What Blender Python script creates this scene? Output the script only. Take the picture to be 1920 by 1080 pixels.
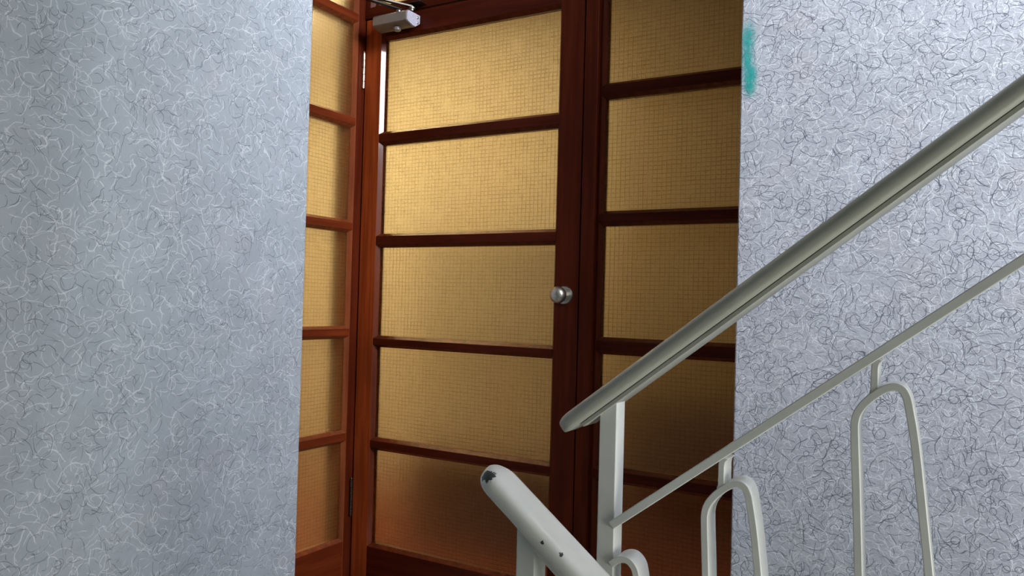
import bpy, bmesh, math, random
from mathutils import Vector, Matrix

# ------------------------------------------------------------------ camera, world, lights, exposure
for o in list(bpy.data.objects):
    bpy.data.objects.remove(o)
scene = bpy.context.scene
COL = scene.collection
H = 1.06                      # eye height above the landing; every z below is measured from the eye

cam_data = bpy.data.cameras.new('camera')
cam_data.sensor_width = 36.0
cam_data.lens = 36.0 * 1453.67 / 1920.0
cam_data.clip_start = 0.02
cam = bpy.data.objects.new('camera', cam_data)
COL.objects.link(cam)
# orientation: world x runs along the stair flights, y towards the glazed door
right = Vector((0.8630, 0.5044, 0.0266)).normalized()
down = Vector((0.0141, 0.0287, -0.9995))
fwd = Vector((-0.5049, 0.8630, 0.0176)).normalized()
right = (right - fwd * right.dot(fwd)).normalized()
up = right.cross(fwd)
cam.matrix_world = Matrix(((right.x, up.x, -fwd.x, 0), (right.y, up.y, -fwd.y, 0),
                           (right.z, up.z, -fwd.z, H), (0, 0, 0, 1)))
scene.camera = cam

vs = scene.view_settings
vs.view_transform = 'Standard'
vs.look = 'None'
vs.gamma = 1.0
vs.use_curve_mapping = False
vs.exposure = 0.0

world = bpy.data.worlds.new('world')
world.use_nodes = True
world.node_tree.nodes['Background'].inputs[0].default_value = (0.55, 0.65, 0.8, 1)
world.node_tree.nodes['Background'].inputs[1].default_value = 0.3
scene.world = world


def area_light(name, loc, direction, sx, sy, power, colour):
    d = bpy.data.lights.new(name, 'AREA')
    d.shape = 'RECTANGLE'
    d.size, d.size_y = sx, sy
    d.energy = power
    d.color = colour
    o = bpy.data.objects.new(name, d)
    COL.objects.link(o)
    o.location = (loc[0], loc[1], loc[2] + H)
    o.rotation_euler = Vector(direction).to_track_quat('-Z', 'Y').to_euler()
    return o


# daylight through the half-landing windows of the stairwell, lamps of the corridor behind the glass
area_light('daylight_upper_window', (2.55, 0.58, 2.02), (-1, 0, 0), 1.2, 1.15, 300, (0.90, 0.945, 1.0))
area_light('daylight_lower_window', (2.55, 0.45, -0.95), (-1, 0, 0), 1.2, 1.1, 55, (0.98, 1.0, 0.90))
area_light('stair_fill', (-0.25, 0.95, 2.6), (0, 0.15, -1), 0.6, 0.25, 80, (0.95, 0.965, 1.0))  # added fill over the stair well, no fitting; brightens the right wall
area_light('corridor_lamp', (-2.75, 2.45, 1.6), (0, 0, -1), 1.2, 0.4, 56, (1.0, 0.90, 0.70))


# ------------------------------------------------------------------ helpers
def new_obj(name, verts, faces, mat, parent=None, smooth=False, bevel=0.0, segs=2, auto=None):
    me = bpy.data.meshes.new(name)
    me.from_pydata([(v[0], v[1], v[2] + H) for v in verts], [], faces)
    bm = bmesh.new()
    bm.from_mesh(me)
    bmesh.ops.recalc_face_normals(bm, faces=bm.faces)
    bm.to_mesh(me)
    bm.free()
    if mat:
        me.materials.append(mat)
    o = bpy.data.objects.new(name, me)
    COL.objects.link(o)
    if parent:
        o.parent = parent
        o.matrix_parent_inverse = parent.matrix_world.inverted()
    if bevel > 0:
        m = o.modifiers.new('bevel', 'BEVEL')
        m.width = bevel
        m.segments = segs
        m.limit_method = 'ANGLE'
        m.angle_limit = math.radians(40)
        m.harden_normals = True
    if smooth or bevel > 0:
        me.polygons.foreach_set('use_smooth', [True] * len(me.polygons))
        if auto is None:
            auto = 40
        e = me.edges
        bm = bmesh.new()
        bm.from_mesh(me)
        for ed in bm.edges:
            if len(ed.link_faces) == 2 and ed.calc_face_angle(0) > math.radians(auto) and bevel <= 0:
                ed.smooth = False
        bm.to_mesh(me)
        bm.free()
    return o


def box_vf(x0, x1, y0, y1, z0, z1):
    v = [(x, y, z) for x in (x0, x1) for y in (y0, y1) for z in (z0, z1)]
    f = [(0, 1, 3, 2), (4, 6, 7, 5), (0, 4, 5, 1), (2, 3, 7, 6), (0, 2, 6, 4), (1, 5, 7, 3)]
    return v, f


def box(name, x0, x1, y0, y1, z0, z1, mat, parent=None, bevel=0.0, segs=2):
    v, f = box_vf(x0, x1, y0, y1, z0, z1)
    return new_obj(name, v, f, mat, parent, bevel=bevel, segs=segs)


def empty(name, loc, parent=None):
    o = bpy.data.objects.new(name, None)
    COL.objects.link(o)
    o.location = (loc[0], loc[1], loc[2] + H)
    bpy.context.view_layer.update()
    return o


def tag(o, label=None, cat=None, group=None, kind=None):
    if label:
        o['label'] = label
    if cat:
        o['category'] = cat
    if group:
        o['group'] = group
    if kind:
        o['kind'] = kind
    return o


def extrude_y(name, poly, y0, y1, mat, parent=None, bevel=0.0, segs=2, smooth=False):
    """Closed outline in the x-z plane, given thickness along y."""
    n = len(poly)
    v = [(p[0], y0, p[1]) for p in poly] + [(p[0], y1, p[1]) for p in poly]
    f = [tuple(range(n)), tuple(range(2 * n - 1, n - 1, -1))]
    f += [(i, (i + 1) % n, n + (i + 1) % n, n + i) for i in range(n)]
    return new_obj(name, v, f, mat, parent, bevel=bevel, segs=segs, smooth=smooth)


def revolve(name, profile, centre, axis, mat, parent=None, n=28):
    """profile: (distance along axis, radius)."""
    a = Vector(axis).normalized()
    u = a.orthogonal().normalized()
    w = a.cross(u)
    v, f = [], []
    c = Vector(centre)
    for t, r in profile:
        for k in range(n):
            g = 2 * math.pi * k / n
            v.append(tuple(c + a * t + (u * math.cos(g) + w * math.sin(g)) * r))
    m = len(profile)
    for i in range(m - 1):
        for k in range(n):
            k2 = (k + 1) % n
            f.append((i * n + k, i * n + k2, (i + 1) * n + k2, (i + 1) * n + k))
    f.append(tuple(range(n - 1, -1, -1)))
    f.append(tuple(range((m - 1) * n, m * n)))
    return new_obj(name, v, f, mat, parent, smooth=True, auto=35)


def catmull(pts, per=6):
    out = []
    for i in range(len(pts) - 1):
        p0 = Vector(pts[max(i - 1, 0)])
        p1 = Vector(pts[i])
        p2 = Vector(pts[i + 1])
        p3 = Vector(pts[min(i + 2, len(pts) - 1)])
        for k in range(per):
            t = k / per
            out.append(0.5 * ((2 * p1) + (p2 - p0) * t + (2 * p0 - 5 * p1 + 4 * p2 - p3) * t * t
                              + (3 * p1 - p0 - 3 * p2 + p3) * t ** 3))
    out.append(Vector(pts[-1]))
    return out


def strip_outline(path, half):
    """Closed outline of a flat bar of half-width half that follows path in the x-z plane."""
    L, R = [], []
    n = len(path)
    for i, p in enumerate(path):
        a = path[max(i - 1, 0)]
        b = path[min(i + 1, n - 1)]
        d = (b - a).normalized()
        nrm = Vector((-d.y, d.x))
        h = half(i / (n - 1)) if callable(half) else half
        L.append(p + nrm * h)
        R.append(p - nrm * h)
    return L, R


def bar_along(name, path, half, y0, y1, mat, parent=None, bevel=0.0015):
    L, R = strip_outline(path, half)
    n = len(L)
    v, f = [], []
    for i in range(n):
        v += [(L[i].x, y0, L[i].y), (R[i].x, y0, R[i].y), (R[i].x, y1, R[i].y), (L[i].x, y1, L[i].y)]
    for i in range(n - 1):
        a, b = 4 * i, 4 * (i + 1)
        for k in range(4):
            k2 = (k + 1) % 4
            f.append((a + k, a + k2, b + k2, b + k))
    f.append((0, 3, 2, 1))
    e = 4 * (n - 1)
    f.append((e, e + 1, e + 2, e + 3))
    return new_obj(name, v, f, mat, parent, bevel=bevel, segs=2)


# ------------------------------------------------------------------ materials
def nodes_of(name):
    m = bpy.data.materials.new(name)
    m.use_nodes = True
    nt = m.node_tree
    return m, nt, nt.nodes['Principled BSDF']


class NB:
    """Small node-building helper."""

    def __init__(self, nt):
        self.nt = nt

    def n(self, typ, **kw):
        x = self.nt.nodes.new(typ)
        for k, v in kw.items():
            setattr(x, k, v)
        return x

    def put(self, sock, val):
        if val is None:
            return
        if isinstance(val, bpy.types.NodeSocket):
            self.nt.links.new(val, sock)
        else:
            sock.default_value = val

    def math(self, op, a, b=None, c=None, clamp=False):
        x = self.n('ShaderNodeMath', operation=op, use_clamp=clamp)
        self.put(x.inputs[0], a)
        self.put(x.inputs[1], b)
        self.put(x.inputs[2], c)
        return x.outputs[0]

    def vmath(self, op, a, b=None, out=0):
        x = self.n('ShaderNodeVectorMath', operation=op)
        self.put(x.inputs[0], a)
        if b is not None:
            if op == 'SCALE':
                self.put(x.inputs['Scale'], b)
            else:
                self.put(x.inputs[1], b)
        return x.outputs[out]

    def xyz(self, x_, y_, z_=0.0):
        x = self.n('ShaderNodeCombineXYZ')
        self.put(x.inputs[0], x_)
        self.put(x.inputs[1], y_)
        self.put(x.inputs[2], z_)
        return x.outputs[0]

    def sep(self, v):
        x = self.n('ShaderNodeSeparateXYZ')
        self.put(x.inputs[0], v)
        return x.outputs

    def noise(self, vec, scale, detail=2.0, rough=0.5, out=0, dims='3D'):
        x = self.n('ShaderNodeTexNoise', noise_dimensions=dims)
        self.put(x.inputs['Vector'], vec)
        self.put(x.inputs['Scale'], scale)
        self.put(x.inputs['Detail'], detail)
        self.put(x.inputs['Roughness'], rough)
        return x.outputs[out]

    def mapr(self, v, a, b, c=0.0, d=1.0, smooth=True):
        x = self.n('ShaderNodeMapRange')
        x.interpolation_type = 'SMOOTHSTEP' if smooth else 'LINEAR'
        self.put(x.inputs[0], v)
        for i, q in enumerate((a, b, c, d)):
            self.put(x.inputs[i + 1], q)
        return x.outputs[0]

    def mix(self, fac, a, b, blend='MIX'):
        x = self.n('ShaderNodeMix', data_type='RGBA', blend_type=blend)
        self.put(x.inputs['Factor'], fac)
        for s, v in ((x.inputs[6], a), (x.inputs[7], b)):
            if isinstance(v, tuple) and len(v) == 3:
                v = v + (1.0,)
            self.put(s, v)
        return x.outputs[2]

    def bump(self, height, strength, dist):
        x = self.n('ShaderNodeBump')
        self.put(x.inputs['Height'], height)
        x.inputs['Strength'].default_value = strength
        x.inputs['Distance'].default_value = dist
        return x.outputs[0]

    def pos(self):
        return self.n('ShaderNodeNewGeometry').outputs['Position']


def fibre_layer(b, v2, scale, ox, oy, thick, warp):
    """Short curved threads: in every Voronoi cell one arc of a random circle."""
    v = b.vmath('ADD', b.vmath('SCALE', v2, scale), (ox, oy, 0.0))
    v = b.vmath('ADD', v, b.vmath('SCALE', warp, 0.55))
    vor = b.n('ShaderNodeTexVoronoi', voronoi_dimensions='2D', feature='F1')
    b.put(vor.inputs['Vector'], v)
    vor.inputs['Scale'].default_value = 1.0
    loc = b.vmath('SUBTRACT', v, vor.outputs['Position'])
    rnd = b.sep(vor.outputs['Color'])
    ang = b.math('MULTIPLY', rnd[0], 6.2832)
    r = b.math('MULTIPLY_ADD', b.math('MULTIPLY', rnd[1], rnd[1]), 2.2, 0.28)
    off = b.math('ADD', r, b.math('MULTIPLY_ADD', rnd[2], 0.6, -0.3))
    c = b.vmath('SCALE', b.xyz(b.math('COSINE', ang), b.math('SINE', ang), 0.0), off)
    d = b.vmath('LENGTH', b.vmath('SUBTRACT', loc, c), out=1)
    ring = b.math('ABSOLUTE', b.math('SUBTRACT', d, r))
    return b.mapr(ring, thick * scale, thick * scale * 0.25, 0.0, 1.0)


def make_wallpaper(name, axis, seed, pale, dark, base, lo):
    m, nt, bs = nodes_of(name)
    b = NB(nt)
    p = b.sep(b.pos())
    v2 = b.xyz(p[axis], p[2], 0.0)
    v2 = b.vmath('ADD', v2, (seed, seed * 0.37, 0.0))
    wn = b.n('ShaderNodeTexNoise', noise_dimensions='2D')
    b.put(wn.inputs['Vector'], v2)
    wn.inputs['Scale'].default_value = 17.0
    wn.inputs['Detail'].default_value = 2.0
    warp = b.vmath('SUBTRACT', wn.outputs['Color'], (0.5, 0.5, 0.5))
    rng = random.Random(int(seed * 10))
    tint = b.noise(v2, 7.0, 3.0, 0.55, dims='2D')
    tint2 = b.noise(b.vmath('ADD', v2, (7.7, 3.1, 0)), 9.0, 2.0, 0.5, dims='2D')
    col = b.mix(b.mapr(tint, 0.40, 0.65), tuple(c * 0.95 for c in base), tuple(c * 1.04 for c in base))
    col = b.mix(b.mapr(tint2, 0.55, 0.75, 0.0, 0.35), col, (base[0] * 1.08, base[1] * 0.98, base[2] * 0.96))
    masks = []
    for q in range(4):
        mn = b.n('ShaderNodeTexNoise', noise_dimensions='2D')
        b.put(mn.inputs['Vector'], b.vmath('ADD', v2, (rng.uniform(-9, 9), rng.uniform(-9, 9), 0)))
        mn.inputs['Scale'].default_value = (9.0, 12.0, 15.0, 11.0)[q]
        mn.inputs['Detail'].default_value = 3.0
        mn.inputs['Roughness'].default_value = 0.6
        masks.append(b.sep(mn.outputs['Color']))
    k = 0
    # pale threads
    for sc, th, st in pale:
        L = fibre_layer(b, v2, sc, rng.uniform(-40, 40), rng.uniform(-40, 40), th, warp)
        msk = b.mapr(masks[k // 3][k % 3], lo, lo + 0.14, 0.0, st)
        k += 1
        col = b.mix(b.math('MULTIPLY', L, msk), col, (0.88, 0.90, 0.96))
    # dark threads
    for sc, th, st in dark:
        L = fibre_layer(b, v2, sc, rng.uniform(-40, 40), rng.uniform(-40, 40), th, warp)
        msk = b.mapr(masks[k // 3][k % 3], lo + 0.05, lo + 0.17, 0.0, st)
        k += 1
        col = b.mix(b.math('MULTIPLY', L, msk), col, (0.085, 0.095, 0.135))
    grain = b.noise(v2, 420.0, 2.0, 0.6, dims='2D')
    col = b.mix(b.mapr(grain, 0.3, 0.7, 0.0, 0.10), col, (0.30, 0.33, 0.40))
    # grubby patch at hand height
    smear = b.noise(b.vmath('MULTIPLY', v2, (9.0, 26.0, 1.0)), 1.0, 3.0, .6, dims='2D')
    zone = b.math('MULTIPLY', b.mapr(smear, 0.50, 0.72), b.mapr(p[2], 0.90, 0.70))
    col = b.mix(b.math('MULTIPLY', zone, 0.14), col, (0.24, 0.25, 0.31))
    nt.links.new(col, bs.inputs['Base Color'])
    bs.inputs['Roughness'].default_value = 0.55
    bs.inputs['Specular IOR Level'].default_value = 0.35
    relief = b.noise(v2, 75.0, 4.0, 0.7, dims='2D')
    nt.links.new(b.bump(relief, 0.35, 0.003), bs.inputs['Normal'])
    return m


def make_wood(name, c0, c1, axis, rough=0.40, coat=0.0, spec=0.08):
    m, nt, bs = nodes_of(name)
    b = NB(nt)
    p = b.pos()
    s = [60.0, 60.0, 60.0]
    s[axis] = 3.0
    v = b.vmath('MULTIPLY', p, tuple(s))
    g = b.noise(v, 1.0, 4.0, 0.6)
    big = b.noise(p, 3.0, 2.0, 0.5)
    col = b.mix(b.mapr(g, 0.35, 0.68), c0, c1)
    col = b.mix(b.mapr(big, 0.35, 0.7, 0.0, 0.35), col, tuple(x * 0.55 for x in c0))
    nt.links.new(col, bs.inputs['Base Color'])
    bs.inputs['Roughness'].default_value = rough
    bs.inputs['Specular IOR Level'].default_value = spec
    bs.inputs['Coat Weight'].default_value = coat
    bs.inputs['Coat Roughness'].default_value = 0.08
    nt.links.new(b.bump(g, 0.08, 0.001), bs.inputs['Normal'])
    return m


def make_glass(name, axis, scatter):
    """Amber cast glass with a fine wire grid; axis is the horizontal axis in the pane."""
    m, nt, bs = nodes_of(name)
    b = NB(nt)
    p = b.pos()
    wob = b.vmath('SUBTRACT', b.noise(p, 26.0, 2.0, 0.5, out=1), (0.5, 0.5, 0.5))
    pw = b.sep(b.vmath('ADD', p, b.vmath('SCALE', wob, 0.0045)))
    lines = []
    for k, pitch, wd in ((axis, 0.0135, 0.10), (2, 0.0118, 0.14)):
        t = b.math('FRACT', b.math('DIVIDE', pw[k], pitch))
        d = b.math('ABSOLUTE', b.math('SUBTRACT', t, 0.5))
        lines.append(b.mapr(d, wd, 0.03))
    wear = b.noise(p, 35.0, 3.0, 0.6)
    grid = b.math('MAXIMUM', lines[0], lines[1])
    grid = b.math('MULTIPLY', grid, b.mapr(wear, 0.25, 0.65, 0.30, 1.0))
    tint = b.mix(b.mapr(b.noise(p, 160.0, 2.0, 0.6), 0.3, 0.7), (0.82, 0.66, 0.38), (0.90, 0.76, 0.48))
    col = b.mix(b.math('MULTIPLY', grid, 0.52), tint, (0.30, 0.19, 0.05))
    nt.links.new(col, bs.inputs['Base Color'])
    bs.inputs['Transmission Weight'].default_value = 1.0
    bs.inputs['IOR'].default_value = 1.20
    bs.inputs['Roughness'].default_value = 0.42
    lump = b.noise(p, 190.0, 2.0, 0.55)
    cells = b.math('ADD', b.math('MULTIPLY', grid, -0.8), b.math('MULTIPLY', lump, 0.9))
    bmp = b.bump(cells, 0.6, 0.0014)
    nt.links.new(bmp, bs.inputs['Normal'])
    # cast glass also scatters part of the light
    tr = b.n('ShaderNodeBsdfTranslucent')
    nt.links.new(b.vmath('MULTIPLY', col, (0.95, 0.85, 0.70)), tr.inputs['Color'])
    mx = b.n('ShaderNodeMixShader')
    mx.inputs[0].default_value = scatter
    nt.links.new(bs.outputs[0], mx.inputs[1])
    nt.links.new(tr.outputs[0], mx.inputs[2])
    nt.links.new(mx.outputs[0], nt.nodes['Material Output'].inputs['Surface'])
    return m


def make_paint(name, c, rough=0.35, chips=None):
    m, nt, bs = nodes_of(name)
    b = NB(nt)
    p = b.pos()
    big = b.noise(p, 9.0, 3.0, 0.6)
    col = b.mix(b.mapr(big, 0.35, 0.7), c, tuple(x * 0.90 for x in c))
    fine = b.noise(p, 130.0, 2.0, 0.5)
    if chips:
        mask = None
        for (cx, cy, cz, r, thr) in chips:
            d = b.vmath('LENGTH', b.vmath('SUBTRACT', p, (cx, cy, cz + H)), out=1)
            n = b.noise(p, 150.0, 3.0, 0.65)
            q = b.mapr(b.math('SUBTRACT', b.math('SUBTRACT', 1.0, b.math('DIVIDE', d, r)), b.math('MULTIPLY', n, thr)),
                       0.0, 0.10)
            mask = q if mask is None else b.math('MAXIMUM', mask, q)
        col = b.mix(mask, col, (0.035, 0.042, 0.040))
    nt.links.new(col, bs.inputs['Base Color'])
    bs.inputs['Roughness'].default_value = rough
    nt.links.new(b.bump(b.math('ADD', big, b.math('MULTIPLY', fine, 0.25)), 0.12, 0.004), bs.inputs['Normal'])
    return m


def make_metal(name, c, rough):
    m, nt, bs = nodes_of(name)
    b = NB(nt)
    n = b.noise(b.pos(), 220.0, 3.0, 0.6)
    col = b.mix(b.mapr(n, 0.3, 0.7), c, tuple(x * 0.72 for x in c))
    nt.links.new(col, bs.inputs['Base Color'])
    bs.inputs['Metallic'].default_value = 1.0
    bs.inputs['Roughness'].default_value = rough
    return m


def make_plain(name, c, rough=0.7, scale=12.0, amt=0.12):
    m, nt, bs = nodes_of(name)
    b = NB(nt)
    n = b.noise(b.pos(), scale, 4.0, 0.6)
    col = b.mix(b.mapr(n, 0.3, 0.7), c, tuple(x * (1 - amt) for x in c))
    nt.links.new(col, bs.inputs['Base Color'])
    bs.inputs['Roughness'].default_value = rough
    return m


def make_terrazzo(name):
    m, nt, bs = nodes_of(name)
    b = NB(nt)
    vor = b.n('ShaderNodeTexVoronoi')
    b.put(vor.inputs['Vector'], b.pos())
    vor.inputs['Scale'].default_value = 70.0
    g = b.sep(vor.outputs['Color'])[0]
    col = b.mix(b.mapr(g, 0.25, 0.8), (0.36, 0.34, 0.28), (0.52, 0.50, 0.42))
    nt.links.new(col, bs.inputs['Base Color'])
    bs.inputs['Roughness'].default_value = 0.4
    return m


def make_smear(name):
    """Soft sprayed paint: colour fades out towards a ragged outline."""
    m, nt, bs = nodes_of(name)
    b = NB(nt)
    p = b.sep(b.pos())
    n = b.noise(b.pos(), 130.0, 3.0, 0.65)
    n2 = b.noise(b.pos(), 34.0, 2.0, 0.6)
    mask = None
    for (cx, cz, rx, rz, w) in ((-0.4275, 0.601, 0.0150, 0.036, 0.92), (-0.4285, 0.560, 0.0125, 0.048, 0.88),
                                (-0.4225, 0.517, 0.0150, 0.036, 0.95), (-0.4215, 0.498, 0.0140, 0.026, 1.0)):
        dx = b.math('DIVIDE', b.math('SUBTRACT', p[0], cx), rx)
        dz = b.math('DIVIDE', b.math('SUBTRACT', p[2], cz + H), rz)
        d = b.math('SQRT', b.math('ADD', b.math('MULTIPLY', dx, dx), b.math('MULTIPLY', dz, dz)))
        q = b.math('MULTIPLY', b.mapr(d, 1.55, 0.10), w)
        mask = q if mask is None else b.math('MAXIMUM', mask, q)
    a = b.math('MULTIPLY', mask, b.mapr(n, 0.22, 0.55, 0.50, 1.0))
    a = b.math('MULTIPLY', a, b.mapr(n2, 0.30, 0.60, 0.72, 1.0), clamp=True)
    nt.links.new(a, bs.inputs['Alpha'])
    col = b.mix(mask, (0.06, 0.52, 0.52), (0.006, 0.42, 0.385))
    nt.links.new(col, bs.inputs['Base Color'])
    bs.inputs['Roughness'].default_value = 0.5
    return m


M = {
    'paper_left': make_wallpaper('wallpaper_left', 1, 3.3,
                                 ((11, .0016, .60), (14, .0014, .60), (17, .0013, .62), (21, .0012, .65), (26, .0011, .65), (31, .0009, .70)),
                                 ((12, .0013, .55), (15, .0012, .60), (19, .0011, .65), (23, .0010, .70), (27, .0009, .75), (33, .0008, .75)),
                                 (0.445, 0.490, 0.560), 0.42),
    'paper_right': make_wallpaper('wallpaper_right', 0, 8.9,
                                  ((15, .0010, .75), (19, .0009, .75), (24, .0009, .78), (29, .0008, .80), (36, .0008, .80), (43, .0007, .80)),
                                  ((16, .0011, .80), (20, .0010, .85), (25, .0009, .88), (31, .0009, .90), (38, .0008, .92), (46, .0008, .92)),
                                  (0.525, 0.538, 0.606), 0.36),
    'wood_v': make_wood('mahogany_upright', (0.062, 0.0085, 0.0028), (0.098, 0.0150, 0.0045), 2),
    'wood_x': make_wood('mahogany_rail', (0.052, 0.0065, 0.0024), (0.085, 0.0115, 0.0036), 0),
    'lit_wood_v': make_wood('lit_mahogany_upright', (0.230, 0.038, 0.008), (0.360, 0.066, 0.015), 2),  # light on the left stile and side panel put into the wood colour
    'lit_wood_y': make_wood('lit_mahogany_rail', (0.110, 0.017, 0.005), (0.175, 0.030, 0.008), 1),
    'bead': make_wood('varnished_bead', (0.085, 0.013, 0.004), (0.145, 0.026, 0.008), 2, coat=0.40, spec=0.12),
    'lit_bead': make_wood('lit_mahogany_bead', (0.150, 0.030, 0.008), (0.240, 0.058, 0.016), 2, coat=0.3, spec=0.3),  # bead of the side panel, its light likewise put into the colour
    'glass_x': make_glass('amber_wired_glass_door', 0, 0.02),
    'glass_y': make_glass('amber_wired_glass_panel', 1, 0.10),
    'white': make_paint('white_gloss_paint', (0.74, 0.74, 0.72)),
    'rail_low': make_paint('white_chipped_paint', (0.74, 0.73, 0.71),
                           chips=[(-0.5415, 0.8755, -0.2300, 0.022, 1.0), (-0.5260, 0.8790, -0.2290, 0.015, 1.35),
                                  (-0.455, 0.868, -0.302, 0.010, 1.35), (-0.428, 0.871, -0.312, 0.012, 1.35)]),
    'rail_up': make_paint('grey_white_handrail', (0.41, 0.41, 0.365), rough=0.42),
    'steel': make_metal('brushed_steel', (0.62, 0.58, 0.52), 0.38),
    'closer': make_plain('grey_enamel', (0.21, 0.178, 0.160), 0.35, 60, 0.1),
    'closer_end': make_plain('pale_end_cap', (0.52, 0.49, 0.60), 0.3, 260, 0.35),
    'dark_metal': make_metal('dark_steel', (0.12, 0.10, 0.09), 0.4),
    'brass': make_metal('hinge_brass', (0.85, 0.75, 0.62), 0.3),
    'floor': make_terrazzo('terrazzo'),
    'ceiling': make_plain('white_ceiling', (0.70, 0.71, 0.70)),
    'plaster': make_plain('plain_plaster', (0.26, 0.285, 0.275)),
    'cream': make_plain('corridor_cream', (0.80, 0.74, 0.60)),
    'tan': make_plain('corridor_tan', (0.34, 0.26, 0.15)),
    'mid': make_plain('corridor_buff', (0.56, 0.49, 0.37)),
    'corridor_floor': make_plain('corridor_floor', (0.185, 0.023, 0.002), 0.6),
    'dado': make_plain('corridor_dado', (0.085, 0.016, 0.003), 0.6),
    'window_pane': make_plain('window_frame_white', (0.8, 0.8, 0.8)),
    'smear': make_smear('teal_spray_paint'),
}

# ------------------------------------------------------------------ structure of the stairwell
FL = -1.06


def struct(o, label, cat=None):
    return tag(o, label, cat, kind='structure')


XW = -1.65      # face of the left wall
YW = 1.75       # face of the right wall
XR = -0.443     # its left end
struct(box('floor', -1.90, -0.33, -0.40, 2.06, FL - 0.15, FL, M['floor']), 'terrazzo floor of the stair landing', 'floor')
wl = box('wall_left', -1.90, XW, -0.40, 1.6315, FL - 1.6, 2.9, M['paper_left'], bevel=0.004)
struct(wl, 'blue-grey wall with curly thread wallpaper, left of the glazed door', 'wall')
wr = box('wall_right', XR, 2.75, YW, 2.06, FL - 1.6, 2.9, M['paper_right'], bevel=0.004)
struct(wr, 'blue-grey thread-patterned wall behind the rising banister, teal smear at its edge', 'wall')
struct(box('wall_near', -1.90, 2.75, -0.50, -0.38, FL - 1.6, 2.9, M['plaster']), 'plain wall beside the lower flight', 'wall')
struct(box('ceiling', -1.90, 2.75, -0.50, 2.06, 2.9, 3.0, M['ceiling']), 'white stairwell ceiling', 'ceiling')
# ceiling strip over the landing
struct(box('ceiling', -1.65, -0.50, -0.38, 1.05, 1.66, 1.74, M['ceiling']), 'underside of the landing above', 'ceiling')
struct(box('ceiling', -1.65, -0.80, 1.05, 1.75, 1.66, 1.74, M['ceiling']), 'white ceiling strip in front of the door', 'ceiling')
struct(box('wall_lintel', -1.65, XR, 1.75, 2.06, 1.66, 2.9, M['plaster']), 'plain wall over the glazed screen', 'wall')

# teal spray mark (flat paint on the wallpaper)
v = [(XR + 0.001, YW - 0.0006, 0.43), (XR + 0.055, YW - 0.0006, 0.43), (XR + 0.055, YW - 0.0006, 0.67), (XR + 0.001, YW - 0.0006, 0.67)]
sm = new_obj('paint_mark', v, [(0, 1, 2, 3)], M['smear'], wr)
tag(sm, 'teal spray paint smear')

# end wall with the two half-landing windows
EX = 2.60


def wall_with_holes():
    bands = []
    z0, z1 = FL - 1.6, 2.9
    y0, y1 = -0.40, 2.06
    holes = [(-0.02, 1.18, 1.44, 2.60), (-0.15, 1.05, -1.50, -0.40)]
    v, f = [], []

    def add(ya, yb, za, zb):
        vv, ff = box_vf(EX, EX + 0.15, ya, yb, za, zb)
        o = len(v)
        v.extend(vv)
        f.extend([tuple(i + o for i in q) for q in ff])
    h2, h1 = holes
    add(y0, y1, z0, h1[2])
    add(y0, h1[0], h1[2], h1[3])
    add(h1[1], y1, h1[2], h1[3])
    add(y0, y1, h1[3], h2[2])
    add(y0, h2[0], h2[2], h2[3])
    add(h2[1], y1, h2[2], h2[3])
    add(y0, y1, h2[3], z1)
    return v, f


v, f = wall_with_holes()
struct(new_obj('wall_end', v, f, M['plaster']), 'end wall of the stairwell with two windows', 'wall')
for i, (ya, yb, za, zb) in enumerate(((-0.02, 1.18, 1.44, 2.60), (-0.15, 1.05, -1.50, -0.40))):
    w = empty('window_%d' % (i + 4), (EX + 0.1, (ya + yb) / 2, za))
    struct(w, ('upper', 'lower')[i] + ' stairwell window with white frame', 'window')
    for q in ((ya, yb, za, za + .04), (ya, yb, zb - .04, zb)):
        box('frame_rail', EX + .08, EX + .12, q[0], q[1], q[2], q[3], M['window_pane'], w)
    for q in (ya, yb - .04):
        box('frame_stile', EX + .08, EX + .12, q, q + .04, za, zb, M['window_pane'], w)

# flights of steps
RISE, RUN = 0.175, 0.2265


def flight(name, x0, z0, dirx, dz, y0, y1, label, n=8):
    e = struct(empty(name, (x0, (y0 + y1) / 2, z0)), label, 'stairs')
    for k in range(n):
        xa = x0 + dirx * RUN * k
        xb = xa + dirx * RUN
        zt = z0 + (RISE * (k + 1) if dz > 0 else -RISE * (k + 1))
        poly = [(xa, zt), (xb, zt), (xb, zt - 0.20), (xa, zt - 0.20 - (0.10 if dz > 0 else -0.10))]
        extrude_y('step', poly, y0, y1, M['floor'], e)
    return e


flight('stair_flight', -0.33, FL, 1, 1, 1.06, YW, 'flight of steps rising beside the patterned wall')
flight('stair_flight', -0.33, FL, 1, -1, -0.38, 0.93, 'flight of steps going down from the landing')
flight('stair_flight', 1.31, 0.34, -1, 1, -0.38, 1.00, 'flight of steps passing overhead')
struct(box('floor', 1.31, EX, -0.38, YW, 0.19, 0.34, M['floor']), 'half landing floor up the stairs', 'floor')
struct(box('floor', 1.31, EX, -0.38, YW, -2.61, -2.46, M['floor']), 'half landing floor down the stairs', 'floor')

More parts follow.
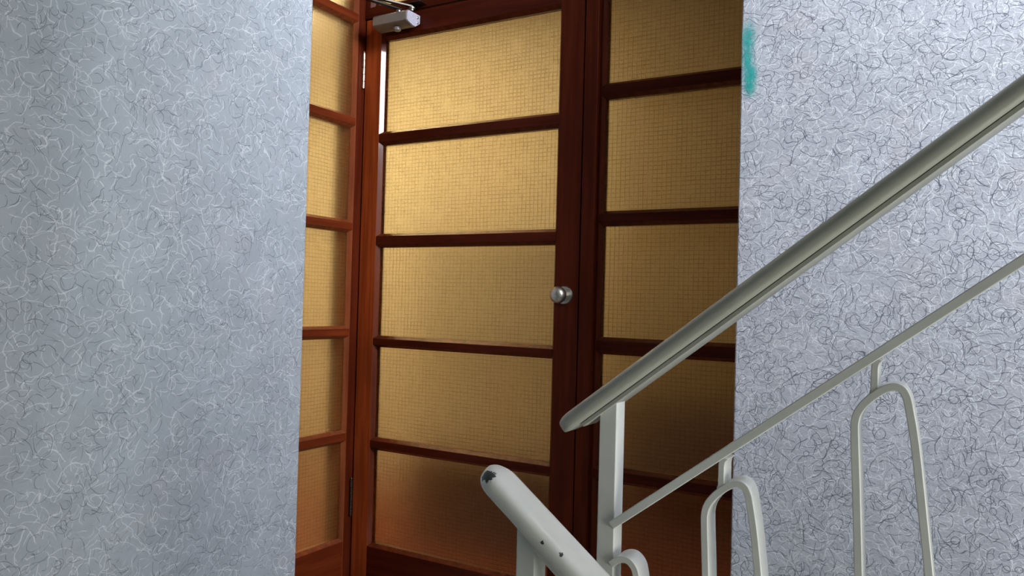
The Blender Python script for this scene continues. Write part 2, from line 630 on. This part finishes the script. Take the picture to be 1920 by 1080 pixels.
# ------------------------------------------------------------------ corridor behind the glass
struct(box('floor', -5.0, 0.2, 1.0, 3.7, FL - 0.15, FL - 0.001, M['corridor_floor']), 'brown floor of the corridor behind the glass', 'floor')
struct(box('wall_back', -5.0, 0.2, 3.5, 3.65, FL, 1.8, M['cream']), 'cream corridor wall behind the glass', 'wall')
struct(box('wall_far', -5.0, -4.85, 1.0, 3.65, FL, 1.8, M['cream']), 'cream corridor end wall behind the side panel', 'wall')
struct(box('wall_front', -5.0, -1.90, 1.0, 1.12, FL, 1.8, M['cream']), 'cream corridor front wall', 'wall')
struct(box('wall_corridor', 0.05, 0.2, 2.06, 3.65, FL, 1.8, M['tan']), 'tan corridor end wall behind the sidelight', 'wall')
struct(box('ceiling', -5.0, 0.2, 1.0, 3.7, 1.72, 1.85, M['ceiling']), 'white corridor ceiling behind the glass', 'ceiling')
struct(box('trim_2', -2.64, -1.40, 3.42, 3.5, FL, 1.72, M['mid']), 'buff panelling in the corridor', 'panelling')
struct(box('trim_3', -1.40, 0.05, 3.34, 3.5, FL, 1.72, M['tan']), 'tan full height panelling in the corridor', 'panelling')

struct(box('trim_4', -2.08, -1.35, 2.72, 2.80, FL, 0.25, M['cream']), 'half height partition in the corridor behind the door', 'partition')
struct(box('baseboard_back', -2.08, -1.35, 2.70, 2.72, FL, -0.66, M['dado']), 'dark board at the foot of the corridor partition', 'skirting')
struct(box('baseboard_far', -4.85, -4.82, 1.12, 3.5, FL, -0.45, M['dado']), 'dark dado on the corridor end wall', 'dado')
struct(box('baseboard_right', -1.41, 0.05, 3.30, 3.34, FL, -0.40, M['dado']), 'dark dado opposite the sidelight', 'dado')

# ------------------------------------------------------------------ joinery
RUNB, DEPB = 0.0093, 0.0135    # sloping glazing bead


def ring_bead(parent, mapf, a0, a1, z0, z1, face, mat):
    """Mitred sloping bead around a pane; mapf(a, depth, z) turns panel coordinates into a point."""
    v = []
    for (ia, iz, d) in ((0, 0, face), (RUNB, RUNB, face + DEPB), (RUNB, RUNB, face + 0.032), (0, 0, face + 0.032)):
        for (sa, sz) in ((0, 0), (1, 0), (1, 1), (0, 1)):
            a = a0 + ia if sa == 0 else a1 - ia
            z = z0 + iz if sz == 0 else z1 - iz
            v.append(mapf(a, d, z))
    f = []
    for r in range(4):
        r2 = (r + 1) % 4
        for k in range(4):
            k2 = (k + 1) % 4
            f.append((r * 4 + k, r * 4 + k2, r2 * 4 + k2, r2 * 4 + k))
    return new_obj('glazing_bead', v, f, mat, parent)


def glazed(parent, mapf, boxf, a0, a1, zs_open, z_bot, z_top, st0, st1, face, depth, mats, last='bottom_rail', first='top_rail'):
    """stiles, rails, beads and panes of one glazed leaf. zs_open: list of (z0, z1) openings from the top down."""
    wv, wh, gl, wl_, bd = mats
    boxf('stile', a0, st0, face, face + depth, z_bot, z_top, wl_, parent, 0.0015)
    boxf('stile', st1, a1, face, face + depth, z_bot, z_top, wv, parent, 0.0015)
    edges = [z_top] + [q for o in zs_open for q in (o[1], o[0])] + [z_bot]
    n = len(edges) // 2
    for i in range(n):
        zt, zb = edges[2 * i], edges[2 * i + 1]
        nm = first if i == 0 else (last if i == n - 1 else 'glazing_bar')
        boxf(nm, st0, st1, face + 0.0003, face + depth - 0.0003, zb, zt, wh, parent, 0.0012)
    for (zb, zt) in zs_open:
        ring_bead(parent, mapf, st0, st1, zb, zt, face + 0.0004, bd)
        boxf('glass_pane', st0 + 0.003, st1 - 0.003, face + DEPB + 0.0022, face + DEPB + 0.0078, zb + 0.003, zt - 0.003, gl, parent, 0)


def map_door(a, d, z):
    return (a, d, z)


def box_door(name, a0, a1, d0, d1, z0, z1, mat, parent, bev):
    return box(name, a0, a1, d0, d1, z0, z1, mat, parent, bevel=bev)


def map_side(a, d, z):
    return (-d, a, z)


def box_side(name, a0, a1, d0, d1, z0, z1, mat, parent, bev):
    return box(name, -d1, -d0, a0, a1, z0, z1, mat, parent, bevel=bev)


# door leaf
DY = 2.0
door = struct(empty('door_1', (-1.36, DY, FL)),
              'mahogany door with five amber wired-glass panes and round knob', 'door')
door_open = [(0.5484, 0.873), (0.206, 0.5207), (-0.1341, 0.178), (-0.4724, -0.1538), (-0.8228, -0.4961)]
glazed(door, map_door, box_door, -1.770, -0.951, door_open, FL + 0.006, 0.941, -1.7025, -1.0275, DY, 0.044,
       (M['wood_v'], M['wood_x'], M['glass_x'], M['lit_wood_v'], M['bead']))

# hinges
for zc in (0.768, -0.672):
    for k in range(5):
        zz = zc - 0.060 + 0.024 * k
        revolve('hinge_knuckle', [(0.0, 0.0045), (0.0008, 0.0055), (0.0222, 0.0055), (0.023, 0.0045)],
                (-1.7705, 1.9925, zz), (0, 0, 1), M['brass'] if zc > 0 else M['dark_metal'], door, n=14)
    revolve('hinge_tip', [(0, 0.0035), (0.004, 0.0048), (0.008, 0.002)], (-1.7705, 1.9925, zc + 0.060), (0, 0, 1),
            M['brass'] if zc > 0 else M['dark_metal'], door, n=14)

# knob on its rose
kn = revolve('door_knob', [(0.0, 0.010), (0.016, 0.010), (0.022, 0.0135), (0.028, 0.0200), (0.034, 0.0232), (0.041, 0.0242), (0.048, 0.0232),
                           (0.054, 0.0200), (0.058, 0.0150), (0.0605, 0.008), (0.061, 0.001)], (-0.994, DY - 0.002, 0.0225), (0, -1, 0), M['steel'], door)
tag(kn, 'round satin steel door knob')
revolve('knob_rose', [(0.0, 0.027), (0.004, 0.0268), (0.0075, 0.0245), (0.009, 0.019), (0.0095, 0.010)], (-0.994, DY, 0.0225),
        (0, -1, 0), M['steel'], kn)

# door frame: corner post, head, mullion, transom lights
frame = struct(empty('trim_1', (-1.80, 2.0, FL)), 'mahogany door frame with corner post and glazed transom above the door', 'door frame')
box('corner_post', -1.865, -1.775, 1.9665, 2.06, FL, 1.66, M['wood_v'], frame, bevel=0.002)
box('mullion', -0.947, -0.906, 1.996, 2.06, FL, 1.66, M['wood_v'], frame, bevel=0.002)
box('head', -1.775, -0.947, 1.997, 2.06, 0.945, 0.982, M['wood_x'], frame, bevel=0.0015)
box('door_stop', -1.775, -1.757, 2.046, 2.06, FL, 0.945, M['wood_v'], frame)
box('door_stop', -0.965, -0.947, 2.046, 2.06, FL, 0.945, M['wood_v'], frame)
box('transom_rail', -1.775, -0.947, 2.0, 2.055, 1.30, 1.338, M['wood_x'], frame, bevel=0.0015)
box('transom_stile', -1.775, -1.753, 1.998, 2.05, 0.982, 1.66, M['wood_v'], frame, bevel=0.0015)
box('transom_stile', -0.969, -0.947, 1.998, 2.05, 0.982, 1.66, M['wood_v'], frame, bevel=0.0015)
for (zb, zt) in ((0.982, 1.30), (1.338, 1.66)):
    ring_bead(frame, map_door, -1.753, -0.969, zb, zt, 2.0, M['wood_v'])
    box('glass_pane', -1.75, -0.972, 2.0157, 2.0213, zb + .003, zt - .003, M['glass_x'], frame)

# sidelight on the right of the door
side = struct(empty('window_1', (-0.67, 2.02, FL)), 'dim sidelight of amber wired glass between the door and the right wall', 'window')
so = [(0.9755, 1.30), (0.6195, 0.9465), (0.2545, 0.5915), (-0.1025, 0.230), (-0.4635, -0.1325), (-0.8245, -0.4895)]
glazed(side, map_door, box_door, -0.906, -0.444, so, FL, 1.66, -0.899, -0.5030, 2.014, 0.044,
       (M['wood_v'], M['wood_x'], M['glass_x'], M['wood_v'], M['bead']))

# glazed panel at right angles, on the left of the door
pan = struct(empty('window_2', (-1.79, 1.80, FL)), 'bright side panel of amber wired glass between left wall and door', 'window')
po = [(0.9525, 1.30), (0.6013, 0.9286), (0.2495, 0.5774), (-0.1050, 0.2260), (-0.4520, -0.1285), (-0.8115, -0.4770)]
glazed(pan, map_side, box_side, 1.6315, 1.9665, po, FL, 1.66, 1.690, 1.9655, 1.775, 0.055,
       (M['lit_wood_v'], M['lit_wood_y'], M['glass_y'], M['lit_wood_v'], M['lit_bead']))

# ------------------------------------------------------------------ door closer
cl = tag(empty('door_closer', (-1.613, 1.965, 0.877)), 'small grey door closer box fixed at the top left of the door', 'door closer')
prof = [(2.0, 0.921), (1.937, 0.921), (1.930, 0.914), (1.930, 0.888), (1.9335, 0.8845), (1.960, 0.8765), (1.976, 0.8765), (2.0, 0.893)]
n = len(prof)
xa, xb = -1.683, -1.5445
v = [(xa, p[0], p[1]) for p in prof] + [(xb, p[0], p[1]) for p in prof]
f = [tuple(range(n)), tuple(range(2 * n - 1, n - 1, -1))] + [(i, (i + 1) % n, n + (i + 1) % n, n + i) for i in range(n)]
new_obj('body', v, f, M['closer'], cl, bevel=0.0012)
ins = [(1.966 + (p[0] - 1.966) * 0.94, 0.899 + (p[1] - 0.899) * 0.94) for p in prof]
v = [(xb + 0.0002, p[0], p[1]) for p in ins] + [(xb + 0.003, p[0], p[1]) for p in ins]
cap = new_obj('end_cap', v, f, M['closer_end'], cl, bevel=0.0008)
for q in ((1.984, 0.909), (1.984, 0.892)):
    revolve('screw', [(0, 0.0042), (0.0015, 0.0042), (0.0025, 0.003)], (xb + 0.003, q[0], q[1]), (1, 0, 0), M['steel'], cap, n=12)
revolve('spindle_cap', [(0, 0.0125), (0.009, 0.0125), (0.0115, 0.010)], (-1.600, 1.955, 0.8775), (0, 0, -1), M['closer'], cl, n=18)
revolve('spindle', [(0, 0.008), (0.012, 0.008), (0.014, 0.0095), (0.019, 0.0095), (0.021, 0.007)], (-1.598, 1.958, 0.9205), (0, 0, 1), M['steel'], cl, n=16)


def flat_arm(name, a, b, w, t, mat, parent):
    a, b = Vector(a), Vector(b)
    d = (b - a).normalized()
    s = d.cross(Vector((0, 0, 1))).normalized() * w
    u = Vector((0, 0, t))
    v = [tuple(q) for q in (a - s - u, a + s - u, a + s + u, a - s + u, b - s - u, b + s - u, b + s + u, b - s + u)]
    f = [(0, 1, 2, 3), (4, 7, 6, 5), (0, 4, 5, 1), (1, 5, 6, 2), (2, 6, 7, 3), (3, 7, 4, 0)]
    return new_obj(name, v, f, mat, parent, bevel=0.001)


flat_arm('arm', (-1.592, 1.962, 0.937), (-1.648, 1.80, 0.937), 0.0085, 0.003, M['dark_metal'], cl)
flat_arm('arm', (-1.650, 1.795, 0.944), (-1.556, 1.974, 0.944), 0.007, 0.003, M['dark_metal'], cl)
br = box('bracket', -1.575, -1.515, 1.960, 1.9965, 0.9515, 0.9550, M['dark_metal'], cl, bevel=0.001)
revolve('bracket_bolt', [(0, 0.0105), (0.004, 0.0105), (0.005, 0.006), (0.010, 0.006), (0.011, 0.004)], (-1.556, 1.972, 0.9405), (0, 0, -1), M['steel'], br, n=16)

# ------------------------------------------------------------------ railings
HW, HH = 0.0315, 0.0265          # handrail half width, height


def handrail(parent, yc, x_tip, x_end, zfun, slope, mat, name='handrail'):
    """Mushroom-section handrail along a slope; nose rounded in plan."""
    sec = [(-0.0235, -HH), (-0.0285, -HH + 0.0015), (-0.0312, -HH + 0.006), (-0.0315, -0.014), (-0.0305, -0.0085), (-0.0270, -0.0042),
           (-0.019, -0.0012), (-0.008, 0.0), (0.008, 0.0), (0.019, -0.0012), (0.0270, -0.0042), (0.0305, -0.0085),
           (0.0315, -0.014), (0.0312, -HH + 0.006), (0.0285, -HH + 0.0015), (0.0235, -HH)]
    sgn = 1 if x_end > x_tip else -1
    c = math.cos(math.atan(slope))
    nose = 0.030 * c
    rings = []
    for k in range(9):
        g = math.pi / 2 * k / 8
        rings.append((x_tip + sgn * nose * (1 - math.cos(g)), max(math.sin(g), 0.04)))
    N = 30
    for k in range(1, N + 1):
        rings.append((x_tip + sgn * nose + (x_end - x_tip - sgn * nose) * k / N, 1.0))
    v, f = [], []
    m = len(sec)
    for (x, s) in rings:
        hs = 0.22 + 0.78 * s ** 0.8
        for (a, hgt) in sec:
            hh = -HH / 2 + (hgt + HH / 2) * hs
            # section stays square to the slope
            dx, dz = -slope * c * hh, c * hh
            v.append((x + dx, yc + a * s, zfun(x) + dz))
    for i in range(len(rings) - 1):
        for k in range(m):
            k2 = (k + 1) % m
            f.append((i * m + k, i * m + k2, (i + 1) * m + k2, (i + 1) * m + k))
    f.append(tuple(range(m - 1, -1, -1)))
    e = (len(rings) - 1) * m
    f.append(tuple(range(e, e + m)))
    return new_obj(name, v, f, mat, parent, smooth=True, auto=60)


HOOP = [(-0.1118, -0.3358), (-0.1160, -0.230), (-0.1192, -0.160), (-0.1188, -0.1440), (-0.1150, -0.1315), (-0.1060, -0.1185), (-0.0941, -0.1075),
        (-0.0840, -0.1005), (-0.0740, -0.0975), (-0.0662, -0.1000), (-0.0612, -0.1080), (-0.0575, -0.1230), (-0.0489, -0.1784), (-0.0334, -0.3201)]


def hoop_paths(x_stem, z_mid, slope, zbot):
    """hoop path relative to the foot of its stem; mirrored for a falling rail."""
    s = 0.9815
    pts = []
    for (x, z) in HOOP:
        rx = (x + 0.0972) * s
        rz = (z + 0.0595) * s
        pts.append((x_stem + rx, z_mid + rz))
    return pts


def railing(name, label, yc, slope, x_tip, x_end, ztop, post_x, hr_mat, stems, half0=None):
    e = tag(empty(name, (post_x[0], yc, FL)), label, 'railing')
    e['group'] = 'white stair railings'
    handrail(e, yc, x_tip, x_end, ztop, slope, hr_mat)
    y0, y1 = yc - 0.020, yc + 0.020
    c = math.cos(math.atan(slope))
    # post: from floor up into the handrail
    p0, p1 = post_x
    zt = lambda x: ztop(x) - HH / c - 0.002
    bot = -1.06 if slope > 0 else -1.06
    extrude_y('post', [(p0, bot), (p1, bot), (p1, zt(p1)), (p0, zt(p0))], yc - 0.0155, yc + 0.0165, M['white'], e, bevel=0.0022)
    # flat bar under the handrail (carrier)
    xa, xb = x_tip + (0.05 if slope > 0 else 0.075), x_end
    under = lambda x: ztop(x) - (HH + 0.0008 + 0.003) / c
    bar_along('carrier_bar', [Vector((xa, under(xa))), Vector((xb, under(xb)))], 0.003, yc - 0.0235, yc + 0.0235, M['white'] if slope < 0 else hr_mat, e, bevel=0.001)
    for xs in (xa + 0.02, 0.0, 0.6, 1.2):
        bar_along('fixing_pad', [Vector((xs, ztop(xs) - HH / c)), Vector((xs + 0.03, ztop(xs + 0.03) - HH / c))], 0.0015, yc - 0.010, yc + 0.010, M['white'], e, bevel=0.0)
    # middle rail and bottom rail
    mid = lambda x: ztop(x) + (-0.218 + 0.0)
    mrail = bar_along('middle_rail', [Vector((p1 - 0.004, mid(p1 - 0.004))), Vector((x_end, mid(x_end)))], 0.0060, y0, y1, M['white'], e)
    low = lambda x: ztop(x) - 0.78
    bar_along('bottom_rail', [Vector((p1 - 0.004, low(p1 - 0.004))), Vector((x_end, low(x_end)))], 0.0060, y0, y1, M['white'], e)
    for xs in stems:
        zm = mid(xs)
        if slope > 0:
            pts = hoop_paths(xs, zm, slope, 0)
        else:
            q = hoop_paths(0, 0, slope, 0)
            # same hoop, raking the other way
            pts = [(xs + x, zm + z - 2 * 0.765 * x * 0.85) for (x, z) in q[3:-2]]
            pts = [(pts[0][0] + 0.003, pts[0][1] - 0.2)] + pts + [(pts[-1][0] + 0.012, pts[-1][1] - 0.2)]
        # run both legs on to the bottom rail
        (x1, z1), (x2, z2) = pts[0], pts[1]
        k = (z1 - low(x1)) / max(z2 - z1, 1e-4)
        first = (x1 - (x2 - x1) * k, low(x1))
        (x3, z3), (x4, z4) = pts[-1], pts[-2]
        k = (z3 - low(x3)) / max(z4 - z3, 1e-4)
        last = (x3 - (x4 - x3) * k, low(x3 - (x4 - x3) * k))
        path = [Vector(p) for p in [first] + pts + [last]]
        sm_ = [path[0]] + catmull([tuple(p) for p in path[1:-1]], 7) + [path[-1]]
        hp = bar_along('baluster_hoop', sm_, 0.0050, y0, y1, M['white'], e, bevel=0.0014)
        zj = zm - (0.048 if slope > 0 else 0.040)
        bar_along('hoop_stem', [Vector((xs + 0.0020, zm - 0.004)), Vector((xs + 0.0010, zm - 0.009)), Vector((xs, zm - 0.016)), Vector((xs, zj + 0.006)), Vector((xs, zj))],
                  lambda t: 0.0044 + 0.0035 * max(0.0, 1 - t * 3.2) ** 2 + 0.002 * max(0.0, t * 3 - 2) ** 2, y0 + 0.0012, y1 - 0.0012, M['white'], hp, bevel=0.0014)
    if half0:
        path = catmull(half0, 8)
        bar_along('baluster_hoop', path, 0.0050, y0, y1, M['white'], e, bevel=0.0014)
    return e


TS = 0.775
up_top = lambda x: 0.2375 + TS * x
railing('stair_railing', 'white metal stair railing rising to the right past the patterned wall', 1.08, TS, -0.541, 1.30, up_top,
        (-0.4665, -0.4388), M['rail_up'], [-0.2835 + 0.1875 * k for k in range(8)],
        half0=[(-0.4420, -0.3800), (-0.4300, -0.3710), (-0.4170, -0.3690), (-0.4060, -0.3780), (-0.4010, -0.3960), (-0.3930, -0.4500), (-0.365, -0.690), (-0.350, -0.805)])
TL = -0.765
lo_top = lambda x: -0.2920 + TL * (x + 0.45)
railing('stair_railing', 'nearer white handrail with chipped rounded end, sloping down to the lower right', 0.90, TL, -0.549, 1.30, lo_top,
        (-0.501, -0.473), M['rail_low'], [-0.38 + 0.1875 * k for k in range(8)])
